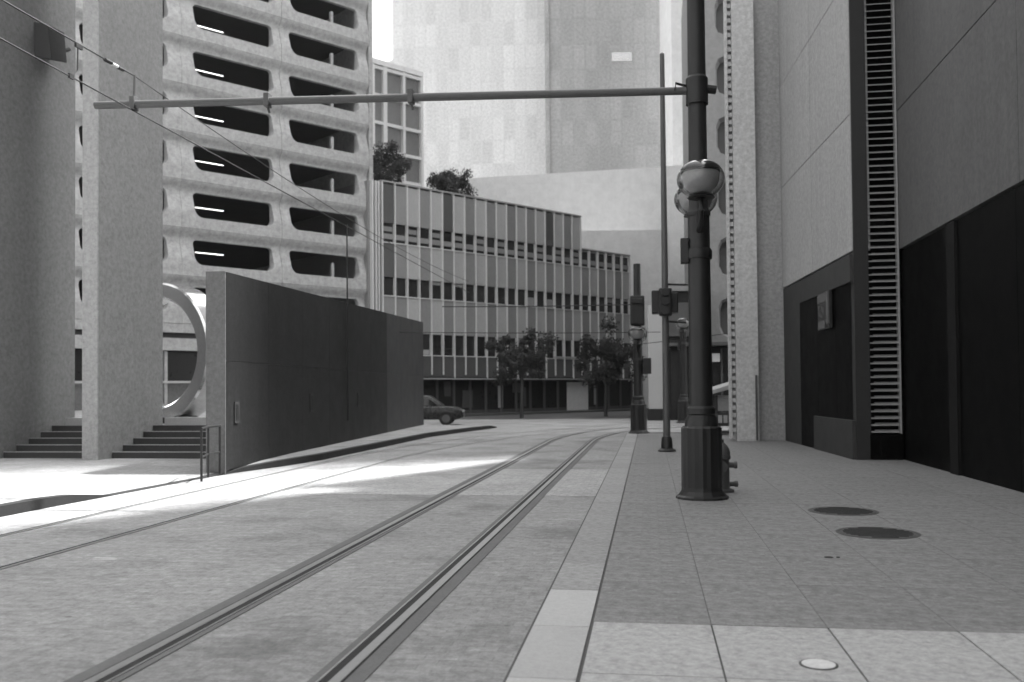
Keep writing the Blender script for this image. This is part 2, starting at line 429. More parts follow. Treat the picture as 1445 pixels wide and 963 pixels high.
sloped(5.75, 30, 19.705, 22.28, 20.91, 20.91, 28, 23.2)
sloped(4.76, 30, 22.61, 27.0, 16.21, 16.0, 22.6, 16.25)
RZ = [4.86, 8.07, 11.3, 14.5, 17.7, 20.9, 24.1, 28]
for i in range(len(RZ) - 1):
    for y0, y1 in ((-13.9, -6.2), (-6.2, 1.0), (1.0, 8.2), (8.2, 15.3), (15.3, 22.28)):
        if RZ[i] > 20.8 and y1 > 16: continue
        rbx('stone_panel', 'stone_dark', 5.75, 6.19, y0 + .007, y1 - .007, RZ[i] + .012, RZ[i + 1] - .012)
    # the nearer projecting bay, turning a few degrees towards the column
    if RZ[i] > 14.4: continue
    for (xa, ya, xb, yb) in ((4.72, 22.31, 4.49, 26.2), (4.487, 26.22, 4.26, 30.3)):
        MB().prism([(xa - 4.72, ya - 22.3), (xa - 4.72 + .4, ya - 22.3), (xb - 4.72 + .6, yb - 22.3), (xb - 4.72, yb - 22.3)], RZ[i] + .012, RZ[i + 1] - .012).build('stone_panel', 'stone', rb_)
# black base of the set-back wall
for y0, y1 in ((-13.9, -9), (-9, -4), (-4, 1), (1, 6), (6, 10.9), (10.9, 15.6), (15.6, 18.4), (18.9, 22.28)):
    rbx('base_panel', 'black', 5.80, 6.19, y0 + .005, y1 - .005, 0, 4.83)
rbx('base_pilaster', 'black_soft', 5.74, 6.2, 18.41, 18.89, 0, 4.83)
# black base of the projecting bay: granite, window, grey plinth
for (ya, yb, xa, xb) in ((22.31, 24.0, 4.73, 4.63), (24.0, 25.9, 4.63, 4.52), (25.9, 28.0, 4.52, 4.39), (28.0, 30.3, 4.39, 4.26)):
    MB().prism([(xa - 4.72 + .02, ya - 22.3 + .005), (xa - 4.3, ya - 22.3 + .005), (xb - 4.3, yb - 22.3 - .005), (xb - 4.72 + .02, yb - 22.3 - .005)], 0.0, 4.83).build('base_panel', 'black' if ya < 27 else 'plinth', rb_)
MB().prism([(-.06, .03), (.3, .03), (.1, 3.9), (-.27, 3.9)], 0.004, .92).build('plinth', 'plinth', rb_, bevel=.01)
MB().prism([(-.05, .06), (.3, .06), (.04, 5.6), (-.33, 5.6)], 4.16, 4.8).build('transom_panel', 'plinth', rb_)
# step face with louvres
rbx('return_panel', 'black_matt', 4.735, 5.03, 22.25, 22.6, 0, 20)
rbx('louvre_back', 'black', 5.03, 6.2, 22.42, 22.6, 0, 20)
rbx('louvre_frame', 'slat', 5.70, 5.735, 22.24, 22.42, .62, 15.8)
rbx('louvre_frame', 'black_matt', 5.031, 5.06, 22.24, 22.42, .62, 15.8)
rbx('louvre_sill', 'black', 5.031, 5.74, 22.23, 22.42, 0, .60)
sm = MB().quadbox([(0, 0, 0), (.635, 0, 0), (.635, .13, .05), (0, .13, .05), (0, 0, .018), (.635, 0, .018), (.635, .13, .068), (0, .13, .068)]).mesh('louvre_slat')
sm.materials.append(M['slat'])
for k in range(96): link('louvre_slat', sm, rb_, (5.062 - 4.72, 22.26 - 22.3, .64 + .158 * k))
# stepped corner column with serrated edge strip
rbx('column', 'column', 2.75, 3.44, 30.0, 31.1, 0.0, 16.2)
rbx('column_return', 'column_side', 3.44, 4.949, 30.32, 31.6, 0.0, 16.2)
rbx('edge_strip', 'column_side', 2.62, 2.749, 30.25, 31.0, 0.3, 16.2)
rbx('edge_rib', 'column', 2.53, 2.62, 30.05, 30.3, 0.1, 16.2)
tm = MB().box(0, .11, 0, .14, 0, .13).mesh('edge_tooth'); tm.materials.append(M['column'])
for k in range(67): link('edge_tooth', tm, rb_, (2.63 - 4.72, 30.11 - 22.3, .3 + .235 * k))
pm = MB().tube([(3.36, 29.94, .05), (3.36, 29.94, 2.1)], .035, 8); pm.v = [(x - 4.72, y - 22.3, z) for x, y, z in pm.v]; pm.build('downpipe', 'pole', rb_, True)

# unreadable framed sign on the black base
sg = tag(empty('wall_sign', (4.55, 24.6, 3.2)), 'small framed sign on the black base below the stone panel', 'sign')
sg.rotation_euler = (0, 0, R(3.4))
box('board', 'sign_dk', sg, -.05, .02, -.45, .75, 0, .95)
box('top_band', 'sign_l', sg, -.065, -.051, -.12, .72, .70, .92)
box('bottom_band', 'sign_l', sg, -.065, -.051, -.02, .68, .02, .22)
box('side_band', 'sign_l', sg, -.09, -.051, -.44, -.24, .12, .94)
for (y, z, h) in ((.62, .52, .12), (.55, .34, .10), (.30, .46, .14), (.14, .36, .2), (.36, .30, .08)):
    box('glyph', 'sign_l', sg, -.06, -.051, y - .07, y + .03, z, z + h)

# ================================================================== RIGHT FAR: corner building across the side street
cb = tag(empty('corner_building', (2.9, 52, 0)), 'grey concrete corner tower with chamfered dark openings behind the lamp post', 'building')
def cbx(name, m, x0, x1, y0, y1, z0, z1, **k): return box(name, m, cb, x0 - 2.9, x1 - 2.9, y0 - 52, y1 - 52, z0, z1, **k)
cbx('core', 'corner_dark', 2.95, 22, 53.0, 74, 0, 30)
FZ = 3.37
for k in range(8):
    z0 = 4.2 + FZ * (k)
    for bx0 in (3.0, 9.0):
        p = holed_panel(bx0 - 2.9, bx0 - 2.9 + 6, z0, z0 + FZ, bx0 - 2.9 + .85, bx0 - 2.9 + 5.6, z0 + .3, z0 + 2.5, .55, .7, .3, 2)
        p.v = [(x, y, z) for x, y, z in p.v]; p.build('opening_panel', 'corner', cb)
        cbx('pane', 'corner_dark', bx0 + .9, bx0 + 5.5, 52.75, 52.8, z0 + .35, z0 + 2.45)
cbx('corner_pier', 'corner', 2.9, 2.998, 52.0, 74, 4.2, 31)
cbx('roof', 'corner', 2.95, 22, 52.02, 74, 31.3, 31.8)
pd = tag(empty('podium_shop', (.95, 50, 0)), 'low dark shopfront block at the street corner with pale end pier', 'shop')
def pdx(name, m, x0, x1, y0, y1, z0, z1, **k): return box(name, m, pd, x0 - .95, x1 - .95, y0 - 50, y1 - 50, z0, z1, **k)
pdx('wall', 'podium', 1.05, 20, 50.3, 51.9, 0, 4.15)
pdx('wall', 'podium', 1.05, 2.9, 50.3, 56, 4.16, 6.9)
pdx('fascia', 'podium_grey', 1.02, 2.88, 50.05, 50.3, 4.5, 6.3)
pdx('cornice', 'corner', .98, 2.95, 49.95, 56, 6.92, 7.3)
pdx('pier', 'pier_white', -.02, .96, 49.9, 51.5, .62, 6.2)
pdx('pier_plinth', 'podium', -.10, 1.02, 49.8, 51.6, 0, .62)
pdx('awning', 'podium_grey', 1.1, 8, 49.3, 50.28, 3.95, 4.12)
for k in range(5):
    pdx('shop_pane', 'shop', 1.2 + k * 1.35, 2.45 + k * 1.35, 50.22, 50.29, .5, 3.7)
    pdx('mullion', 'shop_frame', 2.46 + k * 1.35, 2.54 + k * 1.35, 50.17, 50.29, .1, 3.8)
pdx('lit_sign', 'poster', 3.25, 3.75, 50.0, 50.15, 3.1, 3.55)

# ================================================================== LEFT: fins, stairs, ring, dark wall
for (x0, x1, lab) in ((-13.05, -12.68, 'tall free standing concrete fin between the two stair flights'),
                      (-15.92, -15.53, 'tall concrete fin filling the left edge of the view')):
    f = tag(empty('concrete_fin', ((x0 + x1) / 2, 19.75, .15)), lab, 'concrete fin', 'concrete fins')
    hw = (x1 - x0) / 2
    yb = 2.93 if x0 > -14 else 3.42
    y0 = 0 if x0 > -14 else .1
    box('slab_body', 'fin', f, -hw, hw, y0 + .055, yb, -.02, 33)
    box('edge_face', 'fin_end', f, -hw - .004, hw + .002, y0, y0 + .054, -.02, 33)
def stairs(x0, x1, lab):
    t = tag(empty('stair_flight', ((x0 + x1) / 2, 20.35, .15)), lab, 'stairs', 'stone stairs')
    hw = (x1 - x0) / 2
    for k in range(5):
        s = box('step', 'step', t, -hw, hw, k * .46, 2.4, k * .142 + (.002 if k else 0), (k + 1) * .142)
        box('nosing', 'nosing', s, -hw, hw, k * .46 - .012, k * .46 + .03, (k + 1) * .142 + .001, (k + 1) * .142 + .020)
    box('landing_edge', 'land', t, -hw, hw, 2.405, 2.75, 0, .90)
stairs(-15.52, -13.06, 'dark stone stairs between the left edge fin and the next fin')
stairs(-12.67, -9.07, 'dark stone stairs between the free standing fin and dark wall')

rg = tag(empty('ring_sculpture', (-13.45, 24.3, .86)), 'large polished metal ring standing on the plaza behind the fins', 'sculpture')
def ring_mesh(ro, ri, half, n=72):
    mb = MB(); prof = [(ro, -half), (ro, half), (ri, half), (ri, -half)]; b = .05
    pf = [(ro - b, -half), (ro, -half + b), (ro, half - b), (ro - b, half), (ri + b, half), (ri, half - b), (ri, -half + b), (ri + b, -half)]
    for k in range(n):
        a = 2 * math.pi * k / n
        mb.v += [(r * math.cos(a), y, ro + r * math.sin(a)) for r, y in pf]
    q = len(pf)
    for k in range(n):
        for i in range(q):
            mb.f.append((k * q + i, k * q + (i + 1) % q, ((k + 1) % n) * q + (i + 1) % q, ((k + 1) % n) * q + i))
    return mb
rg.rotation_euler = (0, 0, R(-18))
ring_mesh(1.96, 1.52, .42).build('hoop', 'ring', rg, True)
box('footing', 'step', rg, -.7, .7, -.5, .5, 0, .16, bevel=.02)

A, B = Vector((-8.64, 17.95)), Vector((-10.15, 40.9))
u = (B - A).normalized(); Lw = (B - A).length
wl = tag(empty('dark_wall', (A.x, A.y, 0), math.atan2(u.y, u.x)), 'long dark granite retaining wall rising beside the road', 'wall')
def wz(s): return 4.2 + .62 * s / Lw
def wprism(name, m, s0, s1, y0, y1, zb, dz=0):
    return MB().quadbox([(s0, y0, zb), (s1, y0, zb), (s1, y1, zb), (s0, y1, zb), (s0, y0, wz(s0) + dz), (s1, y0, wz(s1) + dz), (s1, y1, wz(s1) + dz), (s0, y1, wz(s0) + dz)]).build(name, m, wl)
wprism('core', 'wall_end', .03, Lw, .045, .42, 0)
wprism('end_face', 'wall_end', 0, .028, .01, .425, 0, .01)
nP = 9
for k in range(nP):
    s0, s1 = .03 + (Lw - .03) * k / nP, .03 + (Lw - .03) * (k + 1) / nP
    mname = 'granite_wall' if k < 6 else 'granite_mid'
    zm = 2.35
    MB().quadbox([(s0 + .004, 0, .1), (s1 - .004, 0, .1), (s1 - .004, .044, .1), (s0 + .004, .044, .1), (s0 + .004, 0, zm), (s1 - .004, 0, zm), (s1 - .004, .044, zm), (s0 + .004, .044, zm)]).build('cladding_panel', mname, wl)
    wprism('cladding_panel', mname, s0 + .004, s1 - .004, 0, .044, zm + .008)
wprism('coping', 'wall_end', 0.0, Lw + .02, -.02, .44, 4.2, .07) if False else None
for s, z0, z1, hw in ((.55, 1.05, 1.5, .12), (5.9, 1.15, 1.65, .15), (11.0, 1.2, 1.65, .15)):
    pt = box('plate', 'plinth', wl, s - hw, s + hw, -.03, -.002, z0, z1)
    box('plate_face', 'granite_wall', pt, s - hw + .045, s + hw - .045, -.036, -.031, z0 + .06, z1 - .06)

hr = tag(empty('handrail', (-8.55, 17.2, .1)), 'short black metal handrail at the near end of dark wall', 'handrail')
ps = [(.16, -.79, 0), (-.1, .0, 0), (-.16, .62, 0)]
for p in ps: MB().tube([(p[0], p[1], -.08), (p[0], p[1], .92)], .024, 8).build('baluster', 'post', hr, True)
MB().tube([(ps[0][0], ps[0][1], .92), (ps[1][0], ps[1][1], .92), (ps[2][0], ps[2][1], .92)], .024, 8).build('top_rail', 'post', hr, True)
MB().tube([(ps[0][0], ps[0][1], .38), (ps[1][0], ps[1][1], .38), (ps[2][0], ps[2][1], .38)], .018, 8).build('lower_rail', 'post', hr, True)

# floodlight box hung on the left fin
fl = tag(empty('floodlight', (-15.5, 21.7, 10.8)), 'dark floodlight box fixed high on the left edge fin', 'floodlight')
MB().quadbox([(.06, -.38, -.48), (.5, -.30, -.55), (.5, .34, -.42), (.06, .40, -.30), (.06, -.42, .42), (.42, -.36, .34), (.42, .34, .40), (.06, .40, .46)]).build('housing', 'flood', fl, bevel=.03)
box('bracket', 'post', fl, -.03, .06, -.12, .12, -.3, .3)
MB().tube([(.3, .36, -.1), (.36, .62, .06)], .05, 8).build('cable_gland', 'flood', fl, True)

# ================================================================== CAR PARK
TH = R(51.5)
cp = tag(empty('car_park', (-24.43, 47.23, 0), TH), 'multi storey concrete car park with deep rounded openings and lit tubes', 'building')
BAYS = [(-19.2, -13.33), (-13.3, -7.38), (-7.36, -1.43 + .62), (-.80, 5.21), (5.23, 11.35)]
holes = [(-18.55, -13.95), (-12.65, -8.0), (-6.05, -1.55), (-.08, 4.72), (5.84, 10.66)]
PIT = 2.62
for k in range(-1, 12):
    zs = 8.7 + PIT * k; z0, z1 = zs - .63, zs - .63 + PIT
    for (b0, b1), (h0, h1) in zip(BAYS, holes):
        holed_panel(b0, b1, z0 + .006, z1 - .006, h0, h1, zs, zs + 1.42, (.5, .42, .22, .25), .55, .05, 5, .30).build('facade_panel', 'carpark', cp, True)
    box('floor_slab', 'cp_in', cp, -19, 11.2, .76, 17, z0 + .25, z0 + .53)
    for s in (-17.2, -11.4, -4.6, 1.33, 7.1) if k < 11 else ():
        if s == 7.1: continue
        tb = MB().tube([(s - .55, 1.9, zs + .98 - .05 * (k % 2)), (s + 1.15, 1.9, zs + .98 - .05 * (k % 2))], .024, 6).build('lamp_tube', 'tube', cp, True)
    box('divider_post', 'carpark', cp, 8.93, 9.10, .55, .74, zs + .03, zs + .95)
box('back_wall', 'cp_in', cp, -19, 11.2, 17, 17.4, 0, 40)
box('end_wall', 'carpark', cp, 11.2, 11.42, .765, 17, 0, 40)
box('end_wall', 'carpark', cp, -19.3, -19.21, .0, 17, 0, 40)
box('roof', 'carpark', cp, -19.3, 11.42, .0, 17.4, 8.7 + PIT * 11 + 2.0, 8.7 + PIT * 11 + 2.6)
zb = 8.7 - .63 - PIT
box('lower_wall', 'carpark', cp, -19.2, 11.35, 0.02, .7, 4.95, zb - .008)
box('gap_beam', 'cp_in', cp, -19.2, 11.3, .3, .7, 4.66, 4.945)
box('string_beam', 'carpark', cp, -19.2, 11.35, 0.0, .7, 3.98, 4.65)
for i in range(12):
    s0 = -19.1 + i * 2.5
    box('ground_pane', 'shop', cp, s0 + .05, s0 + 2.38, .35, .42, 2.3, 3.9)
    box('pier', 'carpark', cp, s0 + 2.38, s0 + 2.54, .1, .7, .9, 3.97)
box('glazing_rail', 'land', cp, -19.2, 11.3, .02, .12, 2.22, 2.34)
box('ground_wall', 'wall_end', cp, -19.2, 11.3, .3, .7, 0, 2.21)
box('edge_pilaster', 'carpark', cp, 11.43, 11.72, .1, .5, 0, 40)

# ================================================================== MID-RISE OFFICE
mr = tag(empty('office_block', (-16.59, 56.36, 0), TH), 'mid rise office block with white mullions and striped spandrel panels', 'building')
NB, P = 25, .975
tone = 'd m l m l d l m l m l m l m l d l m l m l m l m l'.split()
tmap = {'d': 'sp_d', 'm': 'sp_m', 'l': 'sp_l'}
rows_sp = [(12.42, 14.9), (8.97, 11.18), (5.42, 7.78), (2.62, 4.03)]
rows_win = [(11.2, 12.4), (7.8, 8.95), (4.05, 5.4)]
TOPB = 19
for i in range(NB):
    s0, s1 = i * P + .03, (i + 1) * P - .03
    for r, (z0, z1) in enumerate(rows_sp):
        if r == 0 and i >= TOPB: continue
        t = tone[i]
        if r and t == 'd': t = 'm'
        if r >= 1 and i == 0: t = 'd' if r == 1 else 'm'
        nm = tmap[t]
        if r == 3: nm = 'sp_d'
        box('spandrel_panel', nm, mr, s0, s1, .05, .2, z0, z1)
    for r, (z0, z1) in enumerate(rows_win):
        box('pane', 'pane', mr, s0, s1, .22, .26, z0, z1)
        if r == 0:
            box('transom', 'sp_m', mr, s0, s1, .16, .22, z0 + .22, z0 + .55)
            if i % 2 == 0 and i < 20: box('blind', 'sp_m', mr, s0 + .02, s1 - .02, .205, .219, z0 + .72, z1 - .18)
        elif (i * 7 + r * 3) % 9 in (0, 4):
            h = random.uniform(.25, .7)
            box('blind', 'blind', mr, s0 + .03, s1 - .03, .2, .215, z0 + .02, z0 + h) if (i % 2) else box('blind', 'blind', mr, s0 + .03, s1 - .03, .2, .215, z1 - h * .6, z1 - .02)
    if i in (2, 6, 8, 9, 12): pass
for i in range(NB + 1):
    ztop = 15.0 if i <= TOPB else 12.5
    box('mullion', 'mull', mr, i * P - .028, i * P + .028, -.06, .2, 2.75 if i % 3 else 2.5, ztop)
box('coping', 'canopy', mr, -.05, TOPB * P + .05, -.05, .6, 15.0, 15.1)
box('coping', 'canopy', mr, TOPB * P + .06, NB * P + .05, -.05, .6, 12.5, 12.6)
for z0, z1 in rows_win: box('sill_rail', 'mull', mr, .0, NB * P, -.02, .04, z0 - .07, z0 - .015)
box('core', 'cp_in', mr, .0, NB * P, .27, 14, 0, 12.35)
box('core', 'cp_in', mr, .0, TOPB * P, .27, 14, 12.36, 14.85)
box('roof', 'canopy', mr, .0, TOPB * P, .61, 14, 14.86, 14.98)
for s in (-.75, -.5, -.28): box('edge_fin', 'mull', mr, s, s + .07, .0, .3, 2.5, 15.0)
box('edge_wall', 'sp_m', mr, -.9, -.04, .3, 13, 0, 15.0)
# shopfront below
box('canopy', 'canopy', mr, -.6, NB * P, -.9, .0, 2.42, 2.52)
box('fascia', 'podium', mr, -.6, NB * P, .0, .26, 2.53, 2.61)
for i in range(17):
    s0 = .1 + i * 1.44
    box('shop_pane', 'shop', mr, s0 + .06, s0 + 1.34, .16, .24, .35, 2.3)
    box('shop_pier', 'shop_frame', mr, s0 + 1.34, s0 + 1.50, .04, .26, 0, 2.41)
box('stall_riser', 'podium_grey', mr, .0, NB * P, .1, .26, 0, .34)
for s, wd, z0, z1, m in ((2.2, .34, .75, 1.7, 'kiosk'), (5.0, .55, 1.3, 2.3, 'podium_grey'), (6.6, .9, .5, 1.7, 'podium_grey'), (9.9, .42, .45, 2.0, 'kiosk'), (11.3, .9, 1.5, 2.2, 'podium_grey'), (12.3, .3, .5, 1.9, 'podium_grey'), (20.0, .3, .5, 2.0, 'kiosk')):
    box('display_board', m, mr, s, s + wd, .08, .15, z0, z1)
box('poster', 'poster', mr, 16.85, 19.15, -.02, .07, .12, 2.25)
box('poster_ledge', 'kiosk', mr, 15.4, 19.9, -.1, .04, 4.06, 4.18)
fp = struct(box('far_pavement', 'pave_left', mr, -3, 30, -3.4, .3, -.2, .13)) if False else None
fpv = MB().prism([(-22, 46.5), (2, 76.6), (-.5, 78), (-25, 48)], -.2, .12); struct(fpv.build('far_pavement', 'asphalt'))

# roof garden trees and street trees
def leaf_tree(name, label, loc, h, rx, rz, n, m, group, trunk_r=.12, seed=1, low=.0):
    rnd = random.Random(seed)
    t = tag(empty(name, loc), label, 'tree', group)
    tk = MB(); cz = h - rz
    tk.tube([(0, 0, -.05), (.05, .02, cz * .6), (-.04, .04, cz)], [trunk_r, trunk_r * .8, trunk_r * .55], 8)
    for k in range(7):
        a = rnd.uniform(0, 6.28); rr = rnd.uniform(.4, .85)
        tk.tube([(0, 0, cz * rnd.uniform(.55, .95)), (rx * rr * .5 * math.cos(a), rx * rr * .5 * math.sin(a), cz + rz * .0), (rx * rr * math.cos(a), rx * rr * math.sin(a), cz + rz * rnd.uniform(-.2, .6))], [trunk_r * .5, trunk_r * .3, .015], 6)
    tk.build('trunk', 'bark', t, True)
    cl = []
    for k in range(34):
        a = rnd.uniform(0, 6.28); el = math.asin(rnd.uniform(-.85, 1)); q = rnd.uniform(.3, 1.18)
        cl.append((Vector((rx * q * math.cos(el) * math.cos(a), rx * q * math.cos(el) * math.sin(a), cz + rz * q * math.sin(el))), rnd.uniform(.14, .40) * rx))
    lb = MB()
    for k in range(n):
        c, r = cl[rnd.randrange(len(cl))]
        dvec = Vector((rnd.gauss(0, 1), rnd.gauss(0, 1), rnd.gauss(0, 1))).normalized()
        p = c + dvec * r * rnd.random() ** .5
        s = rnd.uniform(.05, .12) * max(.8, rx * .55)
        e1 = Vector((rnd.gauss(0, 1), rnd.gauss(0, 1), rnd.gauss(0, 1))).normalized(); e2 = e1.cross(dvec + Vector((0, 0, .1))).normalized()
        o = len(lb.v); lb.v += [tuple(p - e1 * s), tuple(p + e2 * s * .55), tuple(p + e1 * s), tuple(p - e2 * s * .55)]; lb.f.append((o, o + 1, o + 2, o + 3))
    me = bpy.data.meshes.new('crown'); me.from_pydata(lb.v, [], lb.f); me.materials.append(M[m]); link('crown', me, t)
    return t
def mloc(s, d, z): return (-16.59 + math.cos(TH) * s - math.sin(TH) * d, 56.36 + math.sin(TH) * s + math.cos(TH) * d, z)
leaf_tree('roof_tree', 'dark bushy tree on the office roof beside the car park', mloc(1.7, 1.6, 14.98), 2.75, 1.55, 1.25, 7000, 'leaf', 'trees on the office roof', seed=3)
leaf_tree('roof_tree', 'lower rounded tree on the office roof, right of the taller one', mloc(6.7, 1.8, 14.98), 1.95, 1.8, .95, 7000, 'leaf', 'trees on the office roof', seed=5)
leaf_tree('street_tree', 'dark street tree in front of the office windows, left of poster', (-7.6, 55, 0), 5.2, 1.9, 1.7, 6500, 'leaf_dk', 'street trees', seed=8)
leaf_tree('street_tree', 'dark street tree beside the second lamp post, right of poster', (-2.7, 58, 0), 5.6, 2.1, 2.3, 7500, 'leaf_dk', 'street trees', seed=11)

# ================================================================== BACKGROUND BUILDINGS
gb = tag(empty('grid_building', (-23.6, 76.8, 0), R(51.5)), 'pale building with white window grid behind the office roof', 'building')
box('core', 'gridglass', gb, -4, 5.55, .3, 12, 0, 29.9)
ROWG = [30.0 - 2.42 * k for k in range(8)]; COLG = [-3.2, -1.5, .25, 1.5, 3.55, 5.55]
for i, s in enumerate(COLG): box('mullion', 'gridframe', gb, s - (.2 if i == 3 else .13), s + (.2 if i == 3 else .13), -.1, .29, 8, 30.2)
for z in ROWG: box('transom', 'gridframe', gb, -4, 5.5, -.06, .28, z - .14, z + .14)
for i in range(len(COLG) - 1):
    for k in range(len(ROWG) - 1):
        box('pane', 'gridglass', gb, COLG[i] + .2, COLG[i + 1] - .2, .2, .298, ROWG[k + 1] + .16, ROWG[k] - .16)
box('roof', 'white', gb, -4, 5.7, -.1, 12, 30.25, 30.7)

wb = tag(empty('white_building', (-19, 92.5, 0), R(8.2)), 'plain white building with flat roof behind the office block', 'building')
box('wall', 'white', wb, 0, 34, 0, 18, 0, 22.9)
MB().quadbox([(0, 0, 22.91), (34, 0, 22.91), (34, 18, 22.91), (0, 18, 22.91), (1.2, 0, 23.5), (34, 0, 25.2), (34, 18, 25.2), (1.2, 18, 23.5)]).build('parapet', 'white', wb)
box('annex', 'white', wb, 9.6, 19.5, -12, -.01, 0, 15.9)
ta = tag(empty('pale_tower', (-36, 128, 0), R(4)), 'very pale high rise tower left of the grey one', 'building')
box('shaft', 'tower_a', ta, 0, 23.5, 0, 20, 0, 75)
box('wing', 'tower_a', ta, -7.5, -.02, 2, 20, 0, 47)
MB().quadbox([(-7.5, 2, 47.01), (-.02, 2, 47.01), (-.02, 20, 47.01), (-7.5, 20, 47.01), (-7.5, 2, 47.3), (-.02, 2, 50.4), (-.02, 20, 50.4), (-7.5, 20, 47.3)]).build('wing_roof', 'tower_a', ta)
tb_ = tag(empty('grey_tower', (-12.6, 121, 0), R(8)), 'broad grey high rise tower behind the white building', 'building')
box('shaft', 'tower_b', tb_, 0, 17.2, 0, 24, 0, 80)
box('corner_pier', 'tower_b', tb_, -.5, .0 - .01, -.3, 3, 0, 80)
wn = box('window', 'chrome', tb_, 8.3, 11.0, -.12, -.005, 45.2, 46.4)
wp = tag(empty('white_pylon', (3.2, 112, 0), R(8)), 'tall bright white pier of a tower beside the lamp post top', 'building')
box('shaft', 'white', wp, 0, 1.95, 0, 9, 0, 70)
box('side_wall', 'tower_b', wp, 1.96, 12, 1.5, 9, 0, 70)

# unseen tower added to shade the far half of the street; it stands behind the stone building
sk = tag(empty('shade_tower', (40, 50.2, 0)), 'unseen tower added behind the stone building to shade the street', 'building')
box('shaft', 'tower_b', sk, -15, 0, 0, 85, 0, 165)
box('crown', 'white', sk, -14, -1, 1, 84, 165.01, 168)
ob = tag(empty('opposite_block', (-50, -26, 0)), 'concrete office block beyond the left edge behind the viewer', 'building')
box('wall', 'fin', ob, 0, 24, 0, 30, 0, 24)
box('roof', 'carpark', ob, -.3, 24.3, -.3, 30.3, 24.01, 24.6)

# ================================================================== STREET FURNITURE
def globe(parent, c, r):
    o = Vector(c)
    def sph(rr, rev=False):
        n = 14; return [(rr * math.sin(math.pi * k / n) if 0 < k < n else .012, -rr * math.cos(math.pi * k / n)) for k in range(n + 1)]
    mb = MB()
    for rr in (r, r * .91): mb.lathe([(a * 1.08, z * .88) for a, z in sph(rr)], 32, c)
    # keep both shells; flip the inner one so the wall is a closed thickness
    me = bpy.data.meshes.new('globe'); me.from_pydata(mb.v, [], mb.f); me.update()
    b = bmesh.new(); b.from_mesh(me); half = len(b.faces) // 2
    bmesh.ops.recalc_face_normals(b, faces=b.faces)
    b.faces.ensure_lookup_table(); bmesh.ops.reverse_faces(b, faces=b.faces[half:]); b.to_mesh(me); b.free()
    me.materials.append(M['glass'])
    for p in me.polygons: p.use_smooth = True
    g = link('globe', me, parent)
    MB().lathe([(r * .40, -r * .62), (r * .66, -r * .42), (r * .80, -r * .1), (r * .84, r * .22), (r * .80, r * .28)], 28, c).build('refractor', 'reflector', g, True)
    MB().lathe([(r * .90, r * .30), (r * .90, r * .36), (r * .76, r * .56), (r * .45, r * .70), (r * .02, r * .745)], 28, c).build('reflector_cap', 'post', g, True)
    MB().lathe([(r * .62, -r * .86), (r * .5, -r * .70), (r * .2, -r * .66)], 20, c).build('collar', 'post', g, True)
    return g
def lamp_post(loc, label, top, arm, zl=0.0):
    t = tag(empty('lamp_post', loc), label, 'lamp post', 'lamp posts')
    MB().lathe([(.40, -.02), (.40, .035), (.36, .06), (.315, .12), (.305, .2)], 16, flute=.0).build('base_flange', 'post', t)
    MB().lathe([(.312, .18), (.31, .6), (.307, 1.08), (.275, 1.11)], 32, flute=.035).build('base_drum', 'post', t)
    MB().lathe([(.255, 1.10), (.245, 1.2), (.20, 1.28), (.215, 1.3), (.215, 1.38), (.18, 1.42)], 24).build('neck', 'post', t, True)
    MB().lathe([(.178, 1.40), (.172, 2.9), (.166, 4.45 + zl)], 24).build('shaft', 'post', t, True)
    MB().lathe([(.195, 3.78 + zl), (.20, 3.82 + zl), (.20, 3.9 + zl), (.18, 3.94 + zl)], 24).build('band', 'post', t, True)
    box('terminal_box', 'post', t, -.28, -.16, -.1, .1, 3.62, 4.0, bevel=.01)
    MB().lathe([(.18, 4.44 + zl), (.185, 4.5 + zl), (.145, 4.56 + zl), (.135, min(top, 8.0)), (.12, top)], 20).build('upper_shaft', 'post', t, True)
    for sy in (-1, 1):
        MB().tube([(0, sy * .12, 4.2 + zl), (0, sy * .45, 4.25 + zl), (0, sy * .7, 4.42 + zl), (0, sy * .72, 4.56 + zl)], [.05, .045, .04, .04], 10).build('lamp_bracket', 'post', t, True)
        globe(t, (0, sy * .72, 4.86 + zl), .325)
    if arm:
        MB().tube([(.0, 0, 6.30), (-5, 0.0, 6.46), (-10.1, 0, 6.62)], [.062, .066, .066], 12).build('bracket_arm', 'arm', t, True)
        MB().lathe([(.17, 6.08), (.17, 6.48), (.14, 6.52)], 20).build('arm_clamp', 'post', t, True)
        for x, z in ((-9.39, 6.598), (-7.0, 6.523), (-4.55, 6.446)):
            c = box('clamp', 'arm', t, x - .045, x + .045, -.085, .085, z - .10, z + .12, bevel=.01)
            MB().tube([(x, 0, z + .10), (x + .01, 0, z + .50)] if x < -9 else [(x, 0, z - .10), (x + .03, 0, z - .2)], .02, 8).build('hanger', 'arm', c, True)
        MB().tube([(-.16, 0, 6.38), (-.32, -.1, 6.40), (-.34, -.1, 6.30)], .02, 6).build('hook', 'post', t, True)
        MB().tube([(.15, 0, 6.32), (.29, .02, 6.30)], .07, 8).build('end_boss', 'post', t, True)
    return t
lamp_post((.79, 14.45, 0.012), 'tall black lamp post with glass globes and long bracket arm, in the foreground', 13.5, True, -.10)
p2 = lamp_post((-.40, 35.4, 0.012), 'black lamp post with signals at the far kerb where the rails curve', 6.45, False, -1.1)
box('signal_cabinet', 'signal', p2, -.28, .28, -.2, .2, 4.0 + 1.05, 5.2, bevel=.02) if False else None
MB().box(-.27, .27, -.30, .22, 4.10, 5.22).build('signal_box', 'signal', p2, bevel=.05)
MB().box(-.22, .22, -.42, -.301, 4.9, 5.1).build('visor', 'signal', p2, bevel=.02)
box('pedestrian_signal', 'signal', p2, .18, .50, -.25, .05, 2.25, 2.85, bevel=.02)
lamp_post((1.70, 46.2, 0.0), 'small distant lamp post in front of the dark corner shop', 5.2, False)

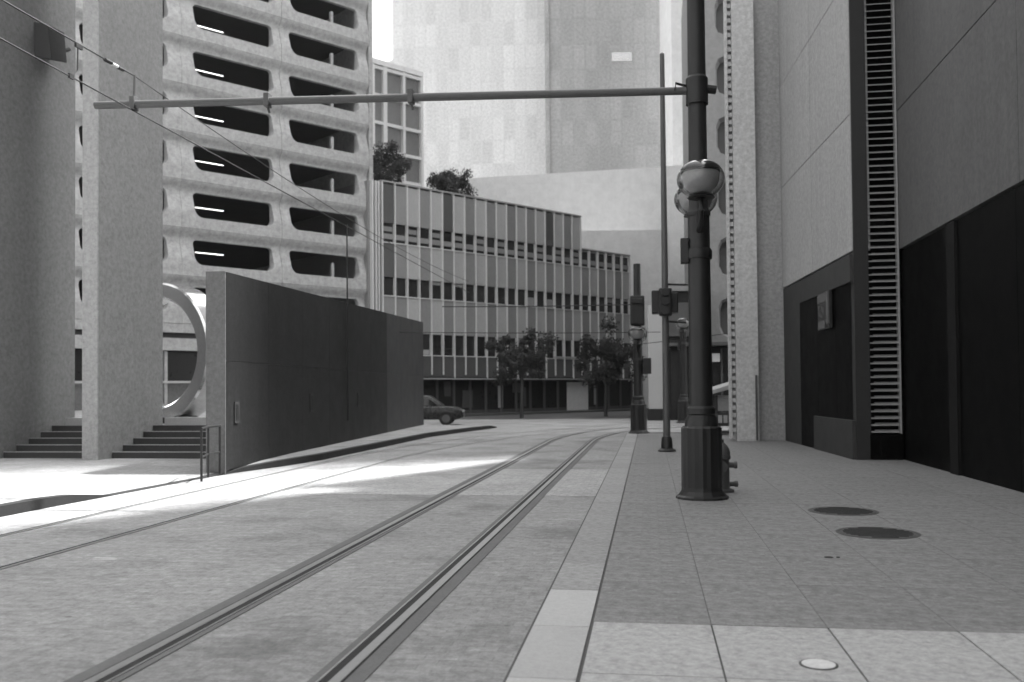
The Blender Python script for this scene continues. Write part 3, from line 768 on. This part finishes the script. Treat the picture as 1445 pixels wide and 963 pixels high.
# signal pole
sp = tag(empty('signal_pole', (.46, 25.1, .012)), 'slim grey pole carrying a black traffic signal beyond the lamp post', 'traffic signal')
MB().lathe([(.24, -.02), (.24, .04), (.16, .09), (.14, .34), (.11, .40)], 16).build('base', 'post', sp, True)
MB().lathe([(.098, .38), (.085, 5), (.062, 10.75), (.01, 10.8)], 14).build('shaft', 'pole', sp, True)
hd = MB().box(-.17, .17, -.42, -.12, 3.62, 4.36).build('signal_head', 'signal', sp, bevel=.04)
for k in range(3):
    z = 3.75 + .24 * k
    lm = MB().tube([(0, -.425, z), (0, -.44, z)], .09, 16).build('lens', 'lens', hd, True)
    MB().lathe([(.105, 0), (.105, .16)], 14).build('visor', 'signal', hd, True).matrix_local = Matrix.Translation((0, -.44, z)) @ Matrix.Rotation(R(90), 4, 'X')
MB().box(-.36, -.12, -.20, .2, 3.70, 4.32).build('side_signal_head', 'signal', sp, bevel=.03)
MB().box(.13, .34, -.18, .2, 3.72, 4.25).build('side_signal_head', 'signal', sp, bevel=.03)
MB().tube([(0, 0, 4.5), (.75, .1, 4.47)], .03, 8).build('mounting_arm', 'signal', sp, True)
MB().tube([(0, 0, 3.5), (.55, .1, 3.46)], .03, 8).build('mounting_arm', 'signal', sp, True)

# hydrant
hy = tag(empty('fire_hydrant', (1.16, 15.35, .012)), 'short dark fire hydrant just right of the foreground lamp post', 'fire hydrant')
MB().lathe([(.19, 0), (.19, .04), (.125, .06), (.12, .1), (.115, .52), (.14, .54), (.14, .59), (.12, .61)], 20).build('barrel', 'hyd', hy, True)
MB().lathe([(.135, .605), (.13, .66), (.10, .74), (.05, .79), (.035, .80), (.035, .85), (.01, .86)], 20).build('bonnet', 'hyd', hy, True)
for a, z, r, l in ((0, .44, .06, .19), (math.pi, .44, .06, .19), (-math.pi / 2, .42, .08, .2), (0.15, .13, .05, .2)):
    d = Vector((math.cos(a), math.sin(a), 0))
    MB().tube([Vector((0, 0, z)) + d * .09, Vector((0, 0, z)) + d * l, Vector((0, 0, z)) + d * (l + .004), Vector((0, 0, z)) + d * (l + .05)], [r * .8, r * .8, r, r], 12).build('nozzle', 'hyd', hy, True)

# manholes, valve covers
def manhole(x, y, r, lab):
    t = tag(empty('manhole_cover', (x, y, .0145)), lab, 'manhole cover', 'manhole covers')
    MB().lathe([(r, -.01), (r, .004), (r * .93, .005), (r * .92, .002)], 36).build('frame', 'iron', t)
    MB().lathe([(r * .90, -.01), (r * .90, .0045)], 36).build('lid', 'iron', t)
    for k in range(-4, 5):
        hw = math.sqrt(max(0, (r * .82) ** 2 - (k * r * .19) ** 2))
        box('tread_bar', 'kerb_dark', t, -hw, hw, k * r * .19 - .02, k * r * .19 + .02, .0046, .0085)
manhole(2.59, 13.08, .46, 'farther of two round iron manhole covers in the right pavement')
manhole(2.59, 11.17, .46, 'nearer of two round iron manhole covers in the right pavement')
vc = tag(empty('valve_cover', (1.0, 5.85, .0145)), 'small pale round valve cover in the light foreground slabs', 'valve cover')
MB().lathe([(.115, -.01), (.115, .003), (.105, .0045)], 24).build('rim', 'iron', vc)
MB().lathe([(.10, -.01), (.10, .006), (.03, .009)], 24).build('lid', 'valve', vc, True)
dc = tag(empty('drain_plug', (1.74, 9.52, .0145)), 'tiny dark drain plug in the grey slabs nearer than the manholes', 'drain plug')
MB().lathe([(.045, -.01), (.045, .004), (.03, .006)], 12).build('lid', 'rail_groove', dc)
MB().lathe([(.018, 0), (.018, .008)], 8, (.09, .0, 0)).build('pin', 'rail_groove', dc)
rp = tag(empty('road_marker', (-5.55, 8.75, 0)), 'small pale road marker near the thin rail, lower left', 'road marker')
MB().quadbox([(-.13, -.03, .0), (.13, -.01, 0), (.13, .06, 0), (-.13, .05, 0), (-.10, -.02, .018), (.10, 0, .014), (.10, .045, .014), (-.10, .04, .018)]).build('stud', 'kerb_light', rp)

# kiosk by the column
kk = tag(empty('newspaper_kiosk', (2.62, 34.6, .012)), 'small kiosk stand with pale slanted awning left of the corner column', 'kiosk')
MB().quadbox([(-.5, -.55, 1.42), (.55, -.55, 1.72), (.55, .3, 1.82), (-.5, .3, 1.52), (-.5, -.55, 1.58), (.55, -.55, 1.90), (.55, .3, 2.0), (-.5, .3, 1.68)]).build('awning', 'kiosk', kk, bevel=.03)
for x, y in ((-.2, -.3), (.42, -.3), (-.2, .2), (.42, .2)): box('leg', 'kiosk_dk', kk, x - .03, x + .03, y - .03, y + .03, 0, 1.6)
box('back_board', 'kiosk', kk, -.12, .34, .02, .06, .85, 1.42)
box('rack', 'kiosk_dk', kk, -.2, .42, -.28, .2, .3, .8, bevel=.02)
for k in range(3): box('paper_stack', 'kiosk', kk, -.14 + .19 * k, .0 + .19 * k, -.33, -.281, .42, .70)
box('base', 'kiosk_dk', kk, -.3, .5, -.36, .3, .04, .12)

# parked car beyond the wall end, side on
cr = tag(empty('parked_car', (-11.3, 44.6, 0), R(8)), 'dark parked car half hidden behind the far end of dark wall', 'car')
body = [(-2.2, .35), (-2.25, .62), (-2.1, .82), (-1.2, .92), (1.0, .94), (1.9, .86), (2.2, .72), (2.25, .38), (1.9, .28), (-1.9, .28)]
def extr(prof, y0, y1, ins=0):
    mb = MB(); n = len(prof)
    mb.v = [(x, y0, z) for x, z in prof] + [(x, y1, z) for x, z in prof]
    mb.f = [tuple(range(n)), tuple(reversed(range(n, 2 * n)))] + [(i, n + i, n + (i + 1) % n, (i + 1) % n) for i in range(n)]
    return mb
extr(body, -.88, .88).build('body', 'carpaint', cr, True, bevel=.05)
cab = MB(); n = 4
cab.quadbox([(-1.55, -.8, .92), (1.25, -.8, .94), (1.25, .8, .94), (-1.55, .8, .92), (-.95, -.62, 1.45), (.55, -.62, 1.46), (.55, .62, 1.46), (-.95, .62, 1.45)]).build('cabin', 'carpaint', cr, True, bevel=.05)
for x0, x1, t0, t1 in ((-1.3, -.32, -.85, -.30), (-.22, 1.0, -.22, .45)):
    MB().quadbox([(x0, -.80, .97), (x1, -.80, .97), (x1, -.74, .97), (x0, -.74, .97), (t0, -.665, 1.38), (t1, -.665, 1.38), (t1, -.6, 1.38), (t0, -.6, 1.38)]).build('side_window', 'carglass', cr)
box('trim', 'chrome', cr, -1.9, 1.7, -.905, -.882, .90 - .02, .92 - .02)
for x in (-1.35, 1.4):
    for y in (-.82, .82):
        wh = MB().tube([(x, y - .1, .33), (x, y + .1, .33)], .33, 20).build('wheel', 'tyre', cr, True)
        MB().tube([(x, y - .115, .33), (x, y + .115, .33)], .2, 14).build('rim', 'pole', wh, True)
box('headlight', 'chrome', cr, 2.13, 2.24, -.8, -.5, .62, .74)
box('headlight', 'chrome', cr, 2.13, 2.24, .5, .8, .62, .74)

# overhead wires
def wire(name, pts, r, label, grp='overhead wires', sag=0.0, n=14):
    a, b = Vector(pts[0]), Vector(pts[1])
    t = [a.lerp(b, k / n) - Vector((0, 0, sag * 4 * (k / n) * (1 - k / n))) for k in range(n + 1)]
    o = MB().tube([p - a for p in t], r, 6).build(name, 'wire', None, True); o.location = a
    tag(o, label, 'wire', grp); return o
wire('contact_wire', ((-8.6, -4, 6.52), (-8.6, 44, 6.46)), .012, 'lower overhead wire crossing both fins and the car park', sag=0)
wire('messenger_wire', ((-8.6, -4, 6.95), (-8.6, 14.45, 7.10)), .012, 'upper overhead wire crossing the two fins, ending above the arm', sag=.06)
wire('messenger_wire', ((-8.6, 14.45, 7.10), (-8.6, 44, 7.0)), .009, 'upper overhead wire running on beyond the bracket arm', sag=.35)
dr = tag(empty('wire_dropper', (-8.6, 12.75, 6.5)), 'short dropper link joining the two overhead wires at the left', 'wire')
MB().tube([(0, 0, 0), (.02, .10, .14), (.0, .14, .55)], .011, 6).build('link', 'wire', dr, True)
box('wire_clip', 'wire', dr, -.018, .018, -.08, .03, -.03, .04)
box('wire_clip', 'wire', dr, -.018, .018, .08, .24, .50, .56)
si = tag(empty('wire_insulator', (-8.6, 13.7, 7.075)), 'small insulator on the upper wire in front of the concrete fin', 'insulator')
MB().tube([(0, -.1, 0), (0, .08, .01)], .032, 8).build('cap', 'wire', si, True)
MB().tube([(0, .10, .0), (0, .26, .01)], .028, 8).build('porcelain', 'insul', si, True)
MB().tube([(0, .28, .0), (0, .42, .01)], .03, 8).build('cap', 'wire', si, True)
wire('span_wire', ((-8.0, 35.4, 5.0), (-.45, 35.4, 4.92)), .02, 'upper span wire in front of the office windows at far lamp post', sag=.03)
wire('span_wire', ((-10.0, 35.6, 4.05), (.46, 35.6, 3.86)), .015, 'lower span wire in front of the office, level with the far globe', sag=.04)
wire('span_wire', ((-.4, 35.4, 3.4), (2.6, 31, 3.5)), .014, 'short span wire between the far lamp post and corner column', sag=.02)
vp_ = tag(empty('slim_mast', (-9.2, 27.4, 2)), 'slim dark mast rising behind the dark wall against the car park', 'mast')
MB().tube([(0, 0, -1.2), (0, 0, 4.9)], [.03, .022], 8).build('shaft', 'wire', vp_, True)

# ================================================================== HAZE
hz = MB().box(-305, 305, -125, 485, -1.7, 169).build('haze', 'wire'); hz['kind'] = 'stuff'
hm = bpy.data.materials.new('haze_air'); hm.use_nodes = True
hn = hm.node_tree; hn.nodes.clear()
pvn = hn.nodes.new('ShaderNodeVolumePrincipled'); pvn.inputs['Color'].default_value = (.92, .92, .92, 1); pvn.inputs['Density'].default_value = .0003
pvn.inputs['Anisotropy'].default_value = .3
ho = hn.nodes.new('ShaderNodeOutputMaterial'); hn.links.new(pvn.outputs[0], ho.inputs['Volume'])
hz.data.materials.clear(); hz.data.materials.append(hm)
